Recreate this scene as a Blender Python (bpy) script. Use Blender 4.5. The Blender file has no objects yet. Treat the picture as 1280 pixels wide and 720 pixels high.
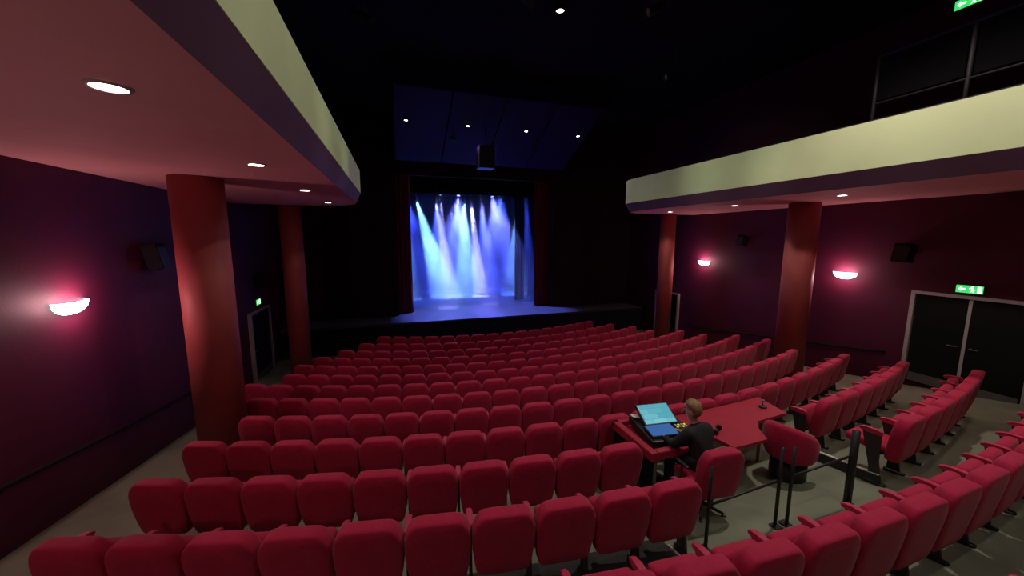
import bpy, bmesh, math, random
from mathutils import Vector, Matrix
R_ = math.radians
random.seed(7)
scn = bpy.context.scene
COL = scn.collection

# ------------------------------------------------------------------ camera
FPX = 464.07
cam_d = bpy.data.cameras.new('camera'); cam = bpy.data.objects.new('camera', cam_d); COL.objects.link(cam)
cam_d.sensor_width = 36.0; cam_d.lens = FPX / 1280 * 36.0; cam_d.clip_start = 0.05; cam_d.clip_end = 200
c_r = Vector((0.95334, -0.30189, 0.00225)); c_u = Vector((0.03883, 0.13001, 0.99075)); c_f = Vector((0.29939, 0.94444, -0.13566))
cam.matrix_world = Matrix(((c_r.x, c_u.x, -c_f.x, -3.6), (c_r.y, c_u.y, -c_f.y, 0.0), (c_r.z, c_u.z, -c_f.z, 4.4), (0, 0, 0, 1)))
scn.camera = cam

# ------------------------------------------------------------------ world, exposure
w = bpy.data.worlds.new('world'); scn.world = w; w.use_nodes = True
w.node_tree.nodes['Background'].inputs[0].default_value = (0.25, 0.12, 0.2, 1)
w.node_tree.nodes['Background'].inputs[1].default_value = 0.002
vs = scn.view_settings
vs.view_transform = 'Standard'; vs.look = 'None'; vs.exposure = 0.0; vs.gamma = 1.0; vs.use_curve_mapping = False
cy = scn.cycles
cy.use_denoising = True; cy.max_bounces = 7; cy.diffuse_bounces = 4; cy.glossy_bounces = 3; cy.volume_bounces = 0
cy.sample_clamp_indirect = 4.0; cy.caustics_reflective = False; cy.caustics_refractive = False

# light strengths (watts)
P_HOUSE = 370.0       # ceiling house lamps
P_FRONT = 90.0        # four lamps in the ceiling reflector
P_DOWN = 44.0         # downlights under the balconies
P_SCONCE = 32.0
P_FASCIA = 300.0       # spotlights washing the balcony fronts
P_STAGE = 36000.0

# ------------------------------------------------------------------ materials
MATS = {}
def mat(name, col, rough=0.6, metal=0.0, var=0.12, scale=8.0, bump=0.0, bscale=60.0, emit=None, estr=0.0, spec=0.5, sheen=0.0, alpha=1.0, trans=0.0, col2=None):
    if name in MATS: return MATS[name]
    m = bpy.data.materials.new(name); m.use_nodes = True; nt = m.node_tree; b = nt.nodes['Principled BSDF']
    b.inputs['Roughness'].default_value = rough; b.inputs['Metallic'].default_value = metal
    b.inputs['Specular IOR Level'].default_value = spec
    if sheen: b.inputs['Sheen Weight'].default_value = sheen
    if trans: b.inputs['Transmission Weight'].default_value = trans
    if alpha < 1: b.inputs['Alpha'].default_value = alpha
    tc = nt.nodes.new('ShaderNodeTexCoord'); n = nt.nodes.new('ShaderNodeTexNoise'); n.inputs['Scale'].default_value = scale; n.inputs['Detail'].default_value = 4
    nt.links.new(tc.outputs['Object'], n.inputs['Vector'])
    cr = nt.nodes.new('ShaderNodeValToRGB')
    lo = [c * (1 - var) for c in col]; hi = [min(1, c * (1 + var)) for c in (col2 or col)]
    cr.color_ramp.elements[0].position = 0.3; cr.color_ramp.elements[1].position = 0.7
    cr.color_ramp.elements[0].color = (*lo, 1); cr.color_ramp.elements[1].color = (*hi, 1)
    nt.links.new(n.outputs['Fac'], cr.inputs['Fac']); nt.links.new(cr.outputs['Color'], b.inputs['Base Color'])
    if bump:
        n2 = nt.nodes.new('ShaderNodeTexNoise'); n2.inputs['Scale'].default_value = bscale; n2.inputs['Detail'].default_value = 3
        nt.links.new(tc.outputs['Object'], n2.inputs['Vector'])
        bp = nt.nodes.new('ShaderNodeBump'); bp.inputs['Strength'].default_value = bump; bp.inputs['Distance'].default_value = 0.01
        nt.links.new(n2.outputs['Fac'], bp.inputs['Height']); nt.links.new(bp.outputs['Normal'], b.inputs['Normal'])
    if emit:
        b.inputs['Emission Color'].default_value = (*emit, 1); b.inputs['Emission Strength'].default_value = estr
    MATS[name] = m
    return m
M_SEAT = mat('red_velour', (0.45, 0.013, 0.062), 0.75, var=0.10, scale=14, bump=0.25, bscale=220, sheen=0.12, spec=0.2)
M_ARM = mat('armrest_red', (0.50, 0.03, 0.09), 0.5, var=0.08, spec=0.4)
M_METAL = mat('black_metal', (0.012, 0.012, 0.013), 0.45, metal=0.0)
M_GREY = mat('grey_metal', (0.22, 0.22, 0.23), 0.4, metal=0.7)
M_FLOOR = mat('carpet', (0.22, 0.24, 0.17), 0.85, var=0.16, scale=1.6, bump=0.3, bscale=150, spec=0.2)
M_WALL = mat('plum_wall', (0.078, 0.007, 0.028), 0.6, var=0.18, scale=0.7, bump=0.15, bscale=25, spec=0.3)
M_COLUMN = mat('column_red', (0.33, 0.060, 0.062), 0.6, var=0.10, scale=2, spec=0.3)
M_SOFFIT = mat('soffit_paint', (0.72, 0.35, 0.37), 0.7, var=0.04, scale=1.5, spec=0.2)
M_LIP = mat('lip_mauve', (0.115, 0.045, 0.080), 0.7, var=0.05, scale=1.5, spec=0.2)
M_FASCIA = mat('fascia_cream', (0.64, 0.68, 0.40), 0.55, var=0.05, scale=1.2, spec=0.3)
M_BLACK = mat('black_paint', (0.010, 0.008, 0.011), 0.8, var=0.2, scale=2, spec=0.15)
M_CEIL = mat('black_ceiling', (0.012, 0.008, 0.011), 0.85, var=0.3, scale=1.2, spec=0.1)
M_PANEL = mat('reflector_panel', (0.022, 0.008, 0.07), 0.7, var=0.15, scale=1.0, spec=0.2)
M_CURTAIN = mat('curtain_red', (0.16, 0.006, 0.012), 0.8, var=0.15, scale=3, sheen=0.2, spec=0.15)
M_DRAPE = mat('black_drape', (0.006, 0.006, 0.008), 0.9, var=0.2, scale=3, spec=0.05)
M_STAGE = mat('stage_floor', (0.10, 0.10, 0.13), 0.42, var=0.10, scale=2.5, spec=0.4)
M_CLOTH = mat('backdrop_cloth', (0.03, 0.03, 0.05), 0.9, var=0.2, scale=0.6, spec=0.05)
M_DOOR = mat('dark_door', (0.009, 0.009, 0.010), 0.75, var=0.2, scale=2, spec=0.1)
M_FRAME = mat('door_frame', (0.42, 0.36, 0.38), 0.5, var=0.08)
M_LAMP = mat('lamp_glow', (0.9, 0.9, 0.85), 0.4, emit=(1.0, 0.93, 0.86), estr=14.0)
M_SCONCE = mat('sconce_glass', (0.9, 0.85, 0.8), 0.4, emit=(1.0, 0.86, 0.84), estr=14.0)
M_RING = mat('lamp_ring', (0.5, 0.45, 0.42), 0.4)
M_GREEN = mat('exit_green', (0.02, 0.4, 0.1), 0.4, emit=(0.05, 0.75, 0.16), estr=1.0)
M_WHITE = mat('exit_white', (0.9, 0.95, 0.9), 0.4, emit=(0.85, 1.0, 0.7), estr=1.8)
M_SIGNBOX = mat('sign_box', (0.05, 0.06, 0.05), 0.5)
M_TABLE = mat('red_table', (0.40, 0.022, 0.050), 0.55, var=0.06, scale=5, spec=0.35)
M_WOOD = mat('pale_wood', (0.45, 0.38, 0.30), 0.5, var=0.15, scale=6)
M_PLASTIC = mat('black_plastic', (0.015, 0.015, 0.017), 0.4)
M_EDGE = mat('white_edge', (0.75, 0.75, 0.72), 0.4, var=0.05)
M_RAIL = mat('rail_dark', (0.025, 0.016, 0.022), 0.6)
M_GLASS = mat('guard_glass', (0.01, 0.01, 0.012), 0.08, var=0.05, alpha=0.5)

# ------------------------------------------------------------------ helpers
def link(o): COL.objects.link(o); return o
def tag(o, label=None, cat=None, group=None, kind=None):
    if label: o['label'] = label
    if cat: o['category'] = cat
    if group: o['group'] = group
    if kind: o['kind'] = kind
    return o
def empty(name, loc=(0, 0, 0), rz=0.0):
    o = bpy.data.objects.new(name, None); o.location = loc; o.rotation_euler = (0, 0, rz); o.empty_display_size = 0.1
    return link(o)
def mesh_of(bm, name, m, smooth=False):
    me = bpy.data.meshes.new(name); bmesh.ops.recalc_face_normals(bm, faces=bm.faces[:]); bm.to_mesh(me); bm.free(); me.materials.append(m)
    if smooth:
        for p in me.polygons: p.use_smooth = True
    return me
def obj(name, bm, m, parent=None, smooth=False, loc=None, rot=None):
    me = bm if isinstance(bm, bpy.types.Mesh) else mesh_of(bm, name, m, smooth)
    o = bpy.data.objects.new(name, me); link(o)
    if parent is not None: o.parent = parent
    if loc is not None: o.location = loc
    if rot is not None: o.rotation_euler = rot
    return o
def box(bm, c, s, bevel=0.0, seg=2, M=None):
    r = bmesh.ops.create_cube(bm, size=1.0); vs_ = r['verts']
    bmesh.ops.scale(bm, vec=s, verts=vs_)
    if bevel:
        es = list({e for v in vs_ for e in v.link_edges})
        q = bmesh.ops.bevel(bm, geom=es, offset=bevel, segments=seg, affect='EDGES', profile=0.5)
        vs_ = list({v for f in q['faces'] for v in f.verts} | {v for v in vs_ if v.is_valid})
        # everything connected to them
        seen = set(vs_); st = list(vs_)
        while st:
            v = st.pop()
            for e in v.link_edges:
                u = e.other_vert(v)
                if u not in seen: seen.add(u); st.append(u)
        vs_ = list(seen)
    if M is not None: bmesh.ops.transform(bm, matrix=M, verts=vs_)
    bmesh.ops.translate(bm, vec=c, verts=vs_)
    return vs_
def bx(c, s, bevel=0.0, seg=2, M=None):
    bm = bmesh.new(); box(bm, c, s, bevel, seg, M); return bm
def tube(pts, r, n=10, bm=None, caps=True):
    bm = bm or bmesh.new(); pts = [Vector(p) for p in pts]; rings = []
    rr = r if isinstance(r, (list, tuple)) else [r] * len(pts)
    for i, p in enumerate(pts):
        d = (pts[min(i + 1, len(pts) - 1)] - pts[max(i - 1, 0)]).normalized()
        a = Vector((0, 0, 1)) if abs(d.z) < 0.9 else Vector((0, 1, 0))
        u = d.cross(a).normalized(); v = d.cross(u).normalized()
        rings.append([bm.verts.new(p + (u * math.cos(2 * math.pi * k / n) + v * math.sin(2 * math.pi * k / n)) * rr[i]) for k in range(n)])
    for a, b in zip(rings, rings[1:]):
        for k in range(n): bm.faces.new((a[k], a[(k + 1) % n], b[(k + 1) % n], b[k]))
    if caps: bm.faces.new(rings[0]); bm.faces.new(rings[-1])
    return bm
def lathe(prof, n=24, bm=None, a0=0.0, a1=2 * math.pi):
    bm = bm or bmesh.new(); full = abs(a1 - a0 - 2 * math.pi) < 1e-6; m = n if full else n + 1; rings = []
    for r, z in prof:
        if r < 1e-6: rings.append([bm.verts.new((0, 0, z))])
        else: rings.append([bm.verts.new((r * math.cos(a0 + (a1 - a0) * k / n), r * math.sin(a0 + (a1 - a0) * k / n), z)) for k in range(m)])
    for a, b in zip(rings, rings[1:]):
        for k in range(n):
            i, j = k, (k + 1) % m
            if len(a) == 1 and len(b) == 1: continue
            if len(a) == 1: bm.faces.new((a[0], b[j], b[i]))
            elif len(b) == 1: bm.faces.new((a[i], a[j], b[0]))
            else: bm.faces.new((a[i], a[j], b[j], b[i]))
    return bm
def prism(outline, z0, z1, bm=None):
    bm = bm or bmesh.new()
    a = [bm.verts.new((x, y, z0)) for x, y in outline]; b = [bm.verts.new((x, y, z1)) for x, y in outline]
    n = len(outline)
    bm.faces.new(a); bm.faces.new(b)
    for k in range(n): bm.faces.new((a[k], a[(k + 1) % n], b[(k + 1) % n], b[k]))
    return bm
def light(name, kind, loc, power, color, parent=None, aim=None, size=None, blend=0.3, radius=0.05):
    d = bpy.data.lights.new(name, kind); d.energy = power; d.color = color
    if kind == 'SPOT': d.spot_size = R_(size); d.spot_blend = blend
    d.shadow_soft_size = radius
    o = bpy.data.objects.new(name, d); link(o); o.location = loc
    if parent is not None: o.parent = parent
    if aim is not None: o.rotation_euler = Vector(aim).to_track_quat('-Z', 'Y').to_euler()
    return o
def dup(root, loc, rz, **k):
    r = root.copy(); link(r); r.location = loc; r.rotation_euler = (0, 0, rz); tag(r, **k)
    for ch in root.children:
        c = ch.copy(); link(c); c.parent = r
        for g in ch.children:
            d = g.copy(); link(d); d.parent = c
    return r
ORD = ['zeroth', 'first', 'second', 'third', 'fourth', 'fifth', 'sixth', 'seventh', 'eighth', 'ninth', 'tenth', 'eleventh', 'twelfth', 'thirteenth', 'fourteenth', 'fifteenth', 'sixteenth', 'seventeenth', 'eighteenth', 'nineteenth', 'twentieth', 'twenty-first', 'twenty-second', 'twenty-third', 'twenty-fourth', 'twenty-fifth']

# ------------------------------------------------------------------ floor profile: rows curve round a point behind the stage front
CX, CYY = -0.1, 23.76
RAD = {1: 21.208, 2: 20.267, 3: 19.314, 4: 18.342, 5: 17.42, 6: 16.503, 7: 15.6, 8: 14.69, 9: 13.79, 10: 12.88, 11: 11.98, 12: 11.071, 0: 22.15, -1: 23.09}
FZ = {1: 1.184, 2: 1.016, 3: .868, 4: .72, 5: .592, 6: .456, 7: .33, 8: .22, 9: .125, 10: .05, 11: .01, 12: .003, 0: 1.35, -1: 1.52}
_pr = sorted((RAD[k], FZ[k]) for k in RAD); _pr = [(0, 0), (10.5, 0.0)] + _pr + [(30, 2.76)]
def zf_r(r):
    for (a, za), (b, zb) in zip(_pr, _pr[1:]):
        if r <= b: return za + (zb - za) * (r - a) / (b - a)
    return _pr[-1][1]
def zf(x, y): return zf_r(math.hypot(x - CX, y - CYY))
def polar(r, deg): a = R_(deg); return CX + r * math.sin(a), CYY - r * math.cos(a)

WX = 7.68          # half width of the hall
Y0, YP = -4.0, 16.1   # back wall, proscenium wall
ZC = 9.4

def build_shell():
    bm = bmesh.new(); nx, ny = 62, 96; g = {}
    ya, yb = Y0 - 0.2, YP + 0.2
    for j in range(ny + 1):
        for i in range(nx + 1):
            x = -WX - .1 + (2 * WX + .2) * i / nx; y = ya + (yb - ya) * j / ny
            g[i, j] = bm.verts.new((x, y, zf(x, y)))
    for j in range(ny):
        for i in range(nx): bm.faces.new((g[i, j], g[i + 1, j], g[i + 1, j + 1], g[i, j + 1]))
    tag(obj('floor', bm, M_FLOOR, smooth=True), kind='structure')
    tag(obj('wall_left', bx((-WX - .1, 6, 4.7), (.2, 20.6, 9.8)), M_WALL), kind='structure')
    tag(obj('wall_right', bx((WX + .1, 6, 4.7), (.2, 20.6, 9.8)), M_WALL), kind='structure')
    tag(obj('wall_back', bx((0, Y0 - .1, 4.7), (2 * WX + .4, .2, 9.8)), M_WALL), kind='structure')
    tag(obj('ceiling', bx((0, 6, ZC + .1), (2 * WX + .4, 20.6, .2)), M_CEIL), kind='structure')
    # proscenium wall with the opening
    ox, oz = 3.5, 6.9
    bm = bmesh.new()
    box(bm, (-(WX + ox) / 2, YP + .12, 5.27), (WX - ox, .24, 8.33)); box(bm, ((WX + ox) / 2, YP + .12, 5.27), (WX - ox, .24, 8.33))
    box(bm, (0, YP + .12, (oz + 9.45) / 2), (2 * ox, .24, 9.45 - oz))
    bmesh.ops.remove_doubles(bm, verts=bm.verts[:], dist=1e-4)
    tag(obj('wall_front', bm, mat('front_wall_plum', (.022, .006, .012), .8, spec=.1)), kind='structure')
    # stage house
    tag(obj('wall_stage_back', bx((0, 24.1, 4.7), (16, .2, 9.8)), M_BLACK), kind='structure')
    tag(obj('wall_stage_left', bx((-7.9, 20.2, 4.7), (.2, 7.8, 9.8)), M_BLACK), kind='structure')
    tag(obj('wall_stage_right', bx((7.9, 20.2, 4.7), (.2, 7.8, 9.8)), M_BLACK), kind='structure')
    tag(obj('ceiling_stage', bx((0, 20.2, 9.5), (16, 8, .2)), M_BLACK), kind='structure')
build_shell()

def build_wall_trim():
    # hand rails, one along each side wall, following the sloping floor
    for sx, nm, lb in ((-1, 'handrail', 'dark handrail on the plum wall with the single doorway, sloping down with the aisle'), (1, 'handrail', 'dark handrail on the plum wall that holds the double doors')):
        e = empty(nm, (sx * (WX - .07), 6, 0))
        ya, yb = (2.0, 11.6) if sx < 0 else (5.55, 11.8)
        off = .82 if sx < 0 else .78
        pts = [(0, y - 6, zf(sx * 6.9, y) + off) for y in [ya + (yb - ya) * k / 16 for k in range(17)]]
        obj('rail', tube(pts, .028, 8), M_BLACK, e, True)
        for k in (1, 5, 10, 15):
            p = pts[k]; obj('bracket', tube([(sx * .068, p[1], p[2] - .06), (0, p[1], p[2] - .06), p], .011, 6), M_PLASTIC, e)
        tag(e, lb, 'handrail')
build_wall_trim()

# ------------------------------------------------------------------ columns
def build_columns():
    for x, y, d, lb in ((-6.42, 6.98, .68, 'thick red round column beside the aisle, in front of the single doorway wall lamp'),
                        (-6.42, 12.35, .58, 'red round column beside the single doorway near the stage'),
                        (6.42, 6.95, .68, 'thick red round column between the two wall lamps of the double-door wall'),
                        (6.42, 11.9, .56, 'red round column in front of the far doorway on the double-door side')):
        z0 = zf(x, y) - .06; top = 5.279
        e = empty('column', (x, y, z0)); h = top - z0; r = d / 2
        obj('shaft', lathe([(0, 0), (r, 0), (r, h), (0, h)], 40), M_COLUMN, e, True).data
        for p in e.children[0].data.polygons: p.use_smooth = abs(p.normal.z) < .5
        tag(e, lb, 'column', 'red round columns')
build_columns()

# ------------------------------------------------------------------ balconies
ZS, ZFB = 5.28, 5.55
def build_balcony(sx):
    xi, ye, rc = (4.40 if sx < 0 else 4.06), 12.1, 1.25
    ZFT = 6.14 if sx < 0 else 6.32
    def outline(inset):
        pts = []; x0 = xi + inset; r = rc; yy = ye - inset
        ys = [Y0 + .02 + (yy - r - Y0) * k / 24 for k in range(25)]
        pts += [(x0, y) for y in ys]
        pts += [(x0 + r - r * math.cos(t), yy - r + r * math.sin(t)) for t in [math.pi / 2 * k / 48 for k in range(1, 49)]]
        pts += [(WX - .01, yy)]
        return pts
    o0, o1 = outline(0.0), outline(0.11)
    e = empty('balcony', (sx * 6, 0, ZS))
    def P(p, z): return (sx * p[0] - sx * 6, p[1], z - ZS)
    def strip(a, za, b, zb):
        bm = bmesh.new(); A = [bm.verts.new(P(p, za)) for p in a]; B = [bm.verts.new(P(p, zb)) for p in b]
        for k in range(len(a) - 1): bm.faces.new((A[k], A[k + 1], B[k + 1], B[k]))
        return bm
    def thick(name, bm, m, t, smooth=True):
        o = obj(name, bm, m, e, False); md = o.modifiers.new('thick', 'SOLIDIFY'); md.thickness = t; md.offset = 0; return o
    thick('fascia', strip(o0, ZFB, o0, ZFT), M_FASCIA, .03)
    thick('lower_lip', strip(o1, ZS, o0, ZFB), M_LIP, .02)
    ring = o1 + [(WX - .01, Y0 + .02)]
    def slab(pts, z0, z1):
        bm = bmesh.new(); a = [bm.verts.new(P(p, z0)) for p in pts]; b = [bm.verts.new(P(p, z1)) for p in pts]; n = len(pts)
        bm.faces.new(a); bm.faces.new(b)
        for k in range(n): bm.faces.new((a[k], a[(k + 1) % n], b[(k + 1) % n], b[k]))
        return bm
    obj('soffit', slab(ring, ZS, ZS + .04), M_SOFFIT, e)
    r2 = outline(0.05) + [(WX - .01, Y0 + .02)]
    obj('deck', slab(r2, 6.05, 6.15), M_BLACK, e)
    o2 = outline(0.06)
    thick('coping', strip(o0, ZFT + .012, o2, ZFT + .012), M_PLASTIC, .02)
    tag(e, 'cream-fronted balcony with pink soffit above the ' + ('single doorway side aisle' if sx < 0 else 'double doors'), 'balcony', 'side balconies')
    # recessed downlights under the soffit
    for i, y in enumerate((2.95, 5.45, 8.1, 10.75)):
        d = empty('downlight', (sx * 5.17 if sx < 0 else 5.2 + .1 * i, y, ZS - .002))
        obj('ring', lathe([(.085, -.012), (.105, -.012), (.11, 0), (.085, 0)], 24), M_RING, d, True)
        obj('lens', lathe([(0, -.006), (.085, -.006), (.085, -.001), (0, -.001)], 24), M_LAMP, d)
        light('downlight_lamp', 'SPOT', (0, 0, -.03), P_DOWN * (.38 if sx < 0 else 1), (1.0, .80, .62), d, (0, 0, -1), 112, .25, .06)
        tag(d, 'recessed round downlight, ' + ORD[4 - i] + ' from the stage end under the ' + ('single-doorway' if sx < 0 else 'double-door') + ' side balcony', 'downlight', 'downlights under the balconies')
build_balcony(-1); build_balcony(1)

def build_guard():
    e = empty('guard_rail', (4.75, 1.5, 6.153))
    y0, y1 = -3.0, 4.78
    z = lambda v: v - 6.15
    obj('top_rail', tube([(0, y0 - 1.5, z(7.58)), (0, y1 - 1.5, z(7.58))], .028, 8), M_RAIL, e, True)
    obj('bottom_rail', tube([(0, y0 - 1.5, z(6.78)), (0, y1 - 1.5, z(6.78))], .02, 8), M_RAIL, e, True)
    for y in (4.78, 3.62, 2.46, 1.3, .14):
        obj('post', tube([(0, y - 1.5, 0), (0, y - 1.5, z(7.58))], .03, 8), M_RAIL, e, True)
    for y in (4.2, 3.04, 1.88, .72):
        obj('glass_panel', bx((0, y - 1.5, z(7.18)), (.012, 1.06, .7)), M_GLASS, e)
    tag(e, 'dark glass guard rail with metal posts on the balcony above the double doors', 'railing')
build_guard()

# ------------------------------------------------------------------ ceiling reflector and ceiling lamps
def build_ceiling_things():
    e = empty('ceiling_reflector', (0, 13.4, 8.0))
    for k in range(4):      # four boards side by side, tilted down towards the stage
        x = -3.45 + 1.725 * k + .8625
        M = Matrix.Rotation(-R_(24), 4, 'X')
        obj('reflector_board', bx((x, 0, 0), (1.69, 3.6, .06), .01, 1, M), M_PANEL, e)
    for x in (-3, 3): obj('hanger', tube([(x, -1.2, .55), (x, -1.2, 1.4)], .015, 6), M_METAL, e)
    tag(e, 'dark blue tilted ceiling reflector above the front seat rows', 'reflector')
    for i, x in enumerate((-3.07, -1.06, 1.02, 3.05)):
        z = 8.0 + .45 * math.tan(R_(24)) - .04
        d = empty('reflector_lamp', (x, 12.95, z))
        obj('housing', lathe([(0, .0), (.07, .0), (.075, -.06), (.06, -.065), (.06, -.05)], 16), M_METAL, d, True)
        obj('lens', lathe([(0, -.058), (.058, -.058), (.058, -.05), (0, -.05)], 16), M_LAMP, d)
        light('reflector_lamp_beam', 'SPOT', (0, 0, -.1), P_FRONT, (1.0, .9, .85), d, (0, -.5, -1), 80, .6, .06)
        tag(d, 'small bright lamp in the ceiling reflector, ' + ORD[4 - i] + ' from the double-door side', 'ceiling lamp', 'lamps in the reflector')
    # house lamps in the black ceiling along the hall
    for i, (x, y) in enumerate(((0.07, 8.14), (-3.6, 3.0), (2.6, 3.6), (-3.6, -2.0), (1.2, .2), (3.3, -2.2))):
        d = empty('house_lamp', (x, y, ZC))
        obj('housing', lathe([(0, 0), (.10, 0), (.105, -.10), (.085, -.105), (.085, -.07)], 20), M_METAL, d, True)
        obj('lens', lathe([(0, -.085), (.083, -.085), (.083, -.075), (0, -.075)], 20), M_LAMP, d)
        light('house_lamp_beam', 'SPOT', (0, 0, -.14), P_HOUSE * (.20, .55, 1.8, .16, .42, .36)[i], (1.0, .86, .78), d, (0, 0, -1), 105, .7, .09)
        tag(d, 'round black house lamp in the ceiling above ' + ('the middle rows', 'the twelfth row, single-doorway half', 'the red table', 'the rear wall, single-doorway half', 'the thirteenth row', 'the rear wall, double-door half')[i], 'ceiling lamp', 'house lamps')
    # loudspeaker cluster under the reflector
    s = empty('hanging_loudspeaker', (-.45, 13.0, 7.0))
    obj('cabinet', bx((0, 0, .12), (.55, .5, .75), .02), M_PLASTIC, s); obj('grille', bx((0, -.255, .12), (.47, .012, .66), .004), M_METAL, s)
    obj('bracket', tube([(0, 0, .49), (0, 0, 1.16)], .02, 8), M_METAL, s)
    tag(s, 'black loudspeaker hanging under the ceiling reflector', 'loudspeaker')
    # spotlights hung below the ceiling that wash the balcony fronts
    spots = ((3.25, 8.35, 8.45, -4.3, 9.0), (-4.0, 8.0, 8.45, 4.25, 9.2), (1.6, 4.6, 8.6, -4.2, 4.2), (-1.6, 4.8, 8.6, 4.2, 5.0), (1.6, 1.6, 8.6, -4.2, 1.4), (-1.0, 1.4, 8.6, 4.2, 2.6), (1.2, 6.4, 8.6, -4.2, 6.6), (-1.2, 6.8, 8.6, 4.2, 7.2))
    for i, (x, y, z, tx, ty) in enumerate(spots):
        d = empty('spotlight', (x, y, z))
        aim = Vector((tx - x, ty - y, 5.95 - z)).normalized(); q = aim.to_track_quat('-Z', 'Y')
        b = obj('barrel', lathe([(0, .2), (.06, .2), (.075, .1), (.08, -.14), (.095, -.18), (.085, -.18), (.07, -.13), (0, -.13)], 16), M_METAL, d, True)
        b.rotation_mode = 'QUATERNION'; b.rotation_quaternion = q
        l = obj('lens', lathe([(0, -.135), (.07, -.135), (.07, -.13), (0, -.13)], 16), M_RING, d); l.rotation_mode = 'QUATERNION'; l.rotation_quaternion = q
        obj('yoke', tube([(-.1, 0, 0), (-.1, 0, .16), (.1, 0, .16), (.1, 0, 0)], .012, 6), M_METAL, d)
        obj('drop_pipe', tube([(0, 0, .16), (0, 0, ZC - z)], .016, 6), M_METAL, d)
        light('spotlight_beam', 'SPOT', tuple(aim * .2), P_FASCIA, (.94, 1.0, .84), d, aim, 36, .9, .05)
        q_ = sum(1 for c_ in spots if (c_[3] < 0) == (tx < 0) and c_[1] >= y)
        tag(d, 'black ceiling spotlight aimed at the balcony over the ' + ('single doorway' if tx < 0 else 'double doors') + ', ' + ORD[q_] + ' from the stage', 'spotlight', 'balcony front spotlights')
build_ceiling_things()
def build_violet():  # added spots standing in for violet stage spill on columns and balcony ends
    for x, tx, ty, tz, lb in ((1.5, -5.6, 8.6, 4.4, 'small added violet spotlight standing in for stage spill, aimed at the single-doorway side'), (-1.5, 4.6, 10.8, 5.4, 'small added violet spotlight standing in for stage spill, aimed at the double-door side')):
        z = 7.75; d = empty('added_violet_spot', (x, 13.3, z)); aim = Vector((tx - x, ty - 13.3, tz - z)).normalized(); q = aim.to_track_quat('-Z', 'Y')
        b = obj('barrel', lathe([(0, .14), (.05, .13), (.06, .0), (.065, -.12), (.055, -.12), (.05, -.09), (0, -.09)], 14), M_METAL, d, True); b.rotation_mode = 'QUATERNION'; b.rotation_quaternion = q
        obj('stem', tube([(0, 0, 0), (0, 0, .26)], .014, 6), M_METAL, d)
        light('added_violet_beam', 'SPOT', tuple(aim * .14), 80, (.42, .10, 1.0), d, aim, 32, .7, .05)
        tag(d, lb, 'spotlight', 'added violet spotlights')
build_violet()

# ------------------------------------------------------------------ sconces, speakers, exit signs, doors
def build_sconce(x, y, z, lb):
    s = 1 if x > 0 else -1
    e = empty('wall_sconce', (x, y, z), R_(90) if s > 0 else R_(-90))      # local -x.. ; local +y points into the wall? see rotation
    prof = [(0, -.115), (.10, -.108), (.19, -.075), (.25, -.02), (.275, .055), (.265, .055), (.24, -.015), (.18, -.065), (0, -.10)]
    bm = lathe(prof, 20, None, 0, math.pi)
    bmesh.ops.scale(bm, vec=(1.0, .5, 1.0), verts=bm.verts[:])
    sh = obj('glass_bowl', bm, M_SCONCE, e, True)
    obj('back_plate', bx((0, .012, -.03), (.36, .02, .12), .005), M_RING, e)
    light('sconce_lamp', 'POINT', (0, .20, .03), P_SCONCE, (1.0, .45, .50), e, radius=.05)
    tag(e, lb, 'wall lamp', 'wall lamps')
build_sconce(-WX, 6.3, 3.5, 'glowing bowl wall lamp on the wall opposite the double doors')
build_sconce(WX, 6.62, 3.45, 'glowing bowl wall lamp between the double doors and the thick red column')
build_sconce(WX, 11.3, 3.46, 'glowing bowl wall lamp near the far doorway on the double-door side')
build_sconce(-WX, 1.2, 3.9, 'glowing bowl wall lamp far back on the wall opposite the double doors')

def build_speaker(x, y, z, w, h, lb):
    s = 1 if x > 0 else -1
    e = empty('wall_loudspeaker', (x, y, z))
    M = Matrix.Rotation(R_(12) * s, 4, 'Y')
    obj('cabinet', bx((-s * .16, 0, 0), (.22, w, h), .015, 2, M), M_BLACK, e)
    obj('grille', bx((-s * .272, 0, -.02), (.012, w * .86, h * .88), .004, 1, M), M_METAL, e)
    obj('bracket', bx((-s * .03, 0, 0), (.06, .08, .1)), M_METAL, e)
    tag(e, lb, 'loudspeaker', 'wall loudspeakers')
build_speaker(WX, 5.42, 4.06, .32, .42, 'black wall loudspeaker over the double doors exit end')
build_speaker(WX, 9.6, 4.3, .26, .36, 'black wall loudspeaker between the wall lamps of the double-door wall')
build_speaker(-WX, 8.0, 4.05, .3, .44, 'black wall loudspeaker just behind the thick column on the single-doorway wall')
build_speaker(-WX, 13.2, 3.05, .36, .46, 'black wall loudspeaker above the single doorway')

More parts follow.
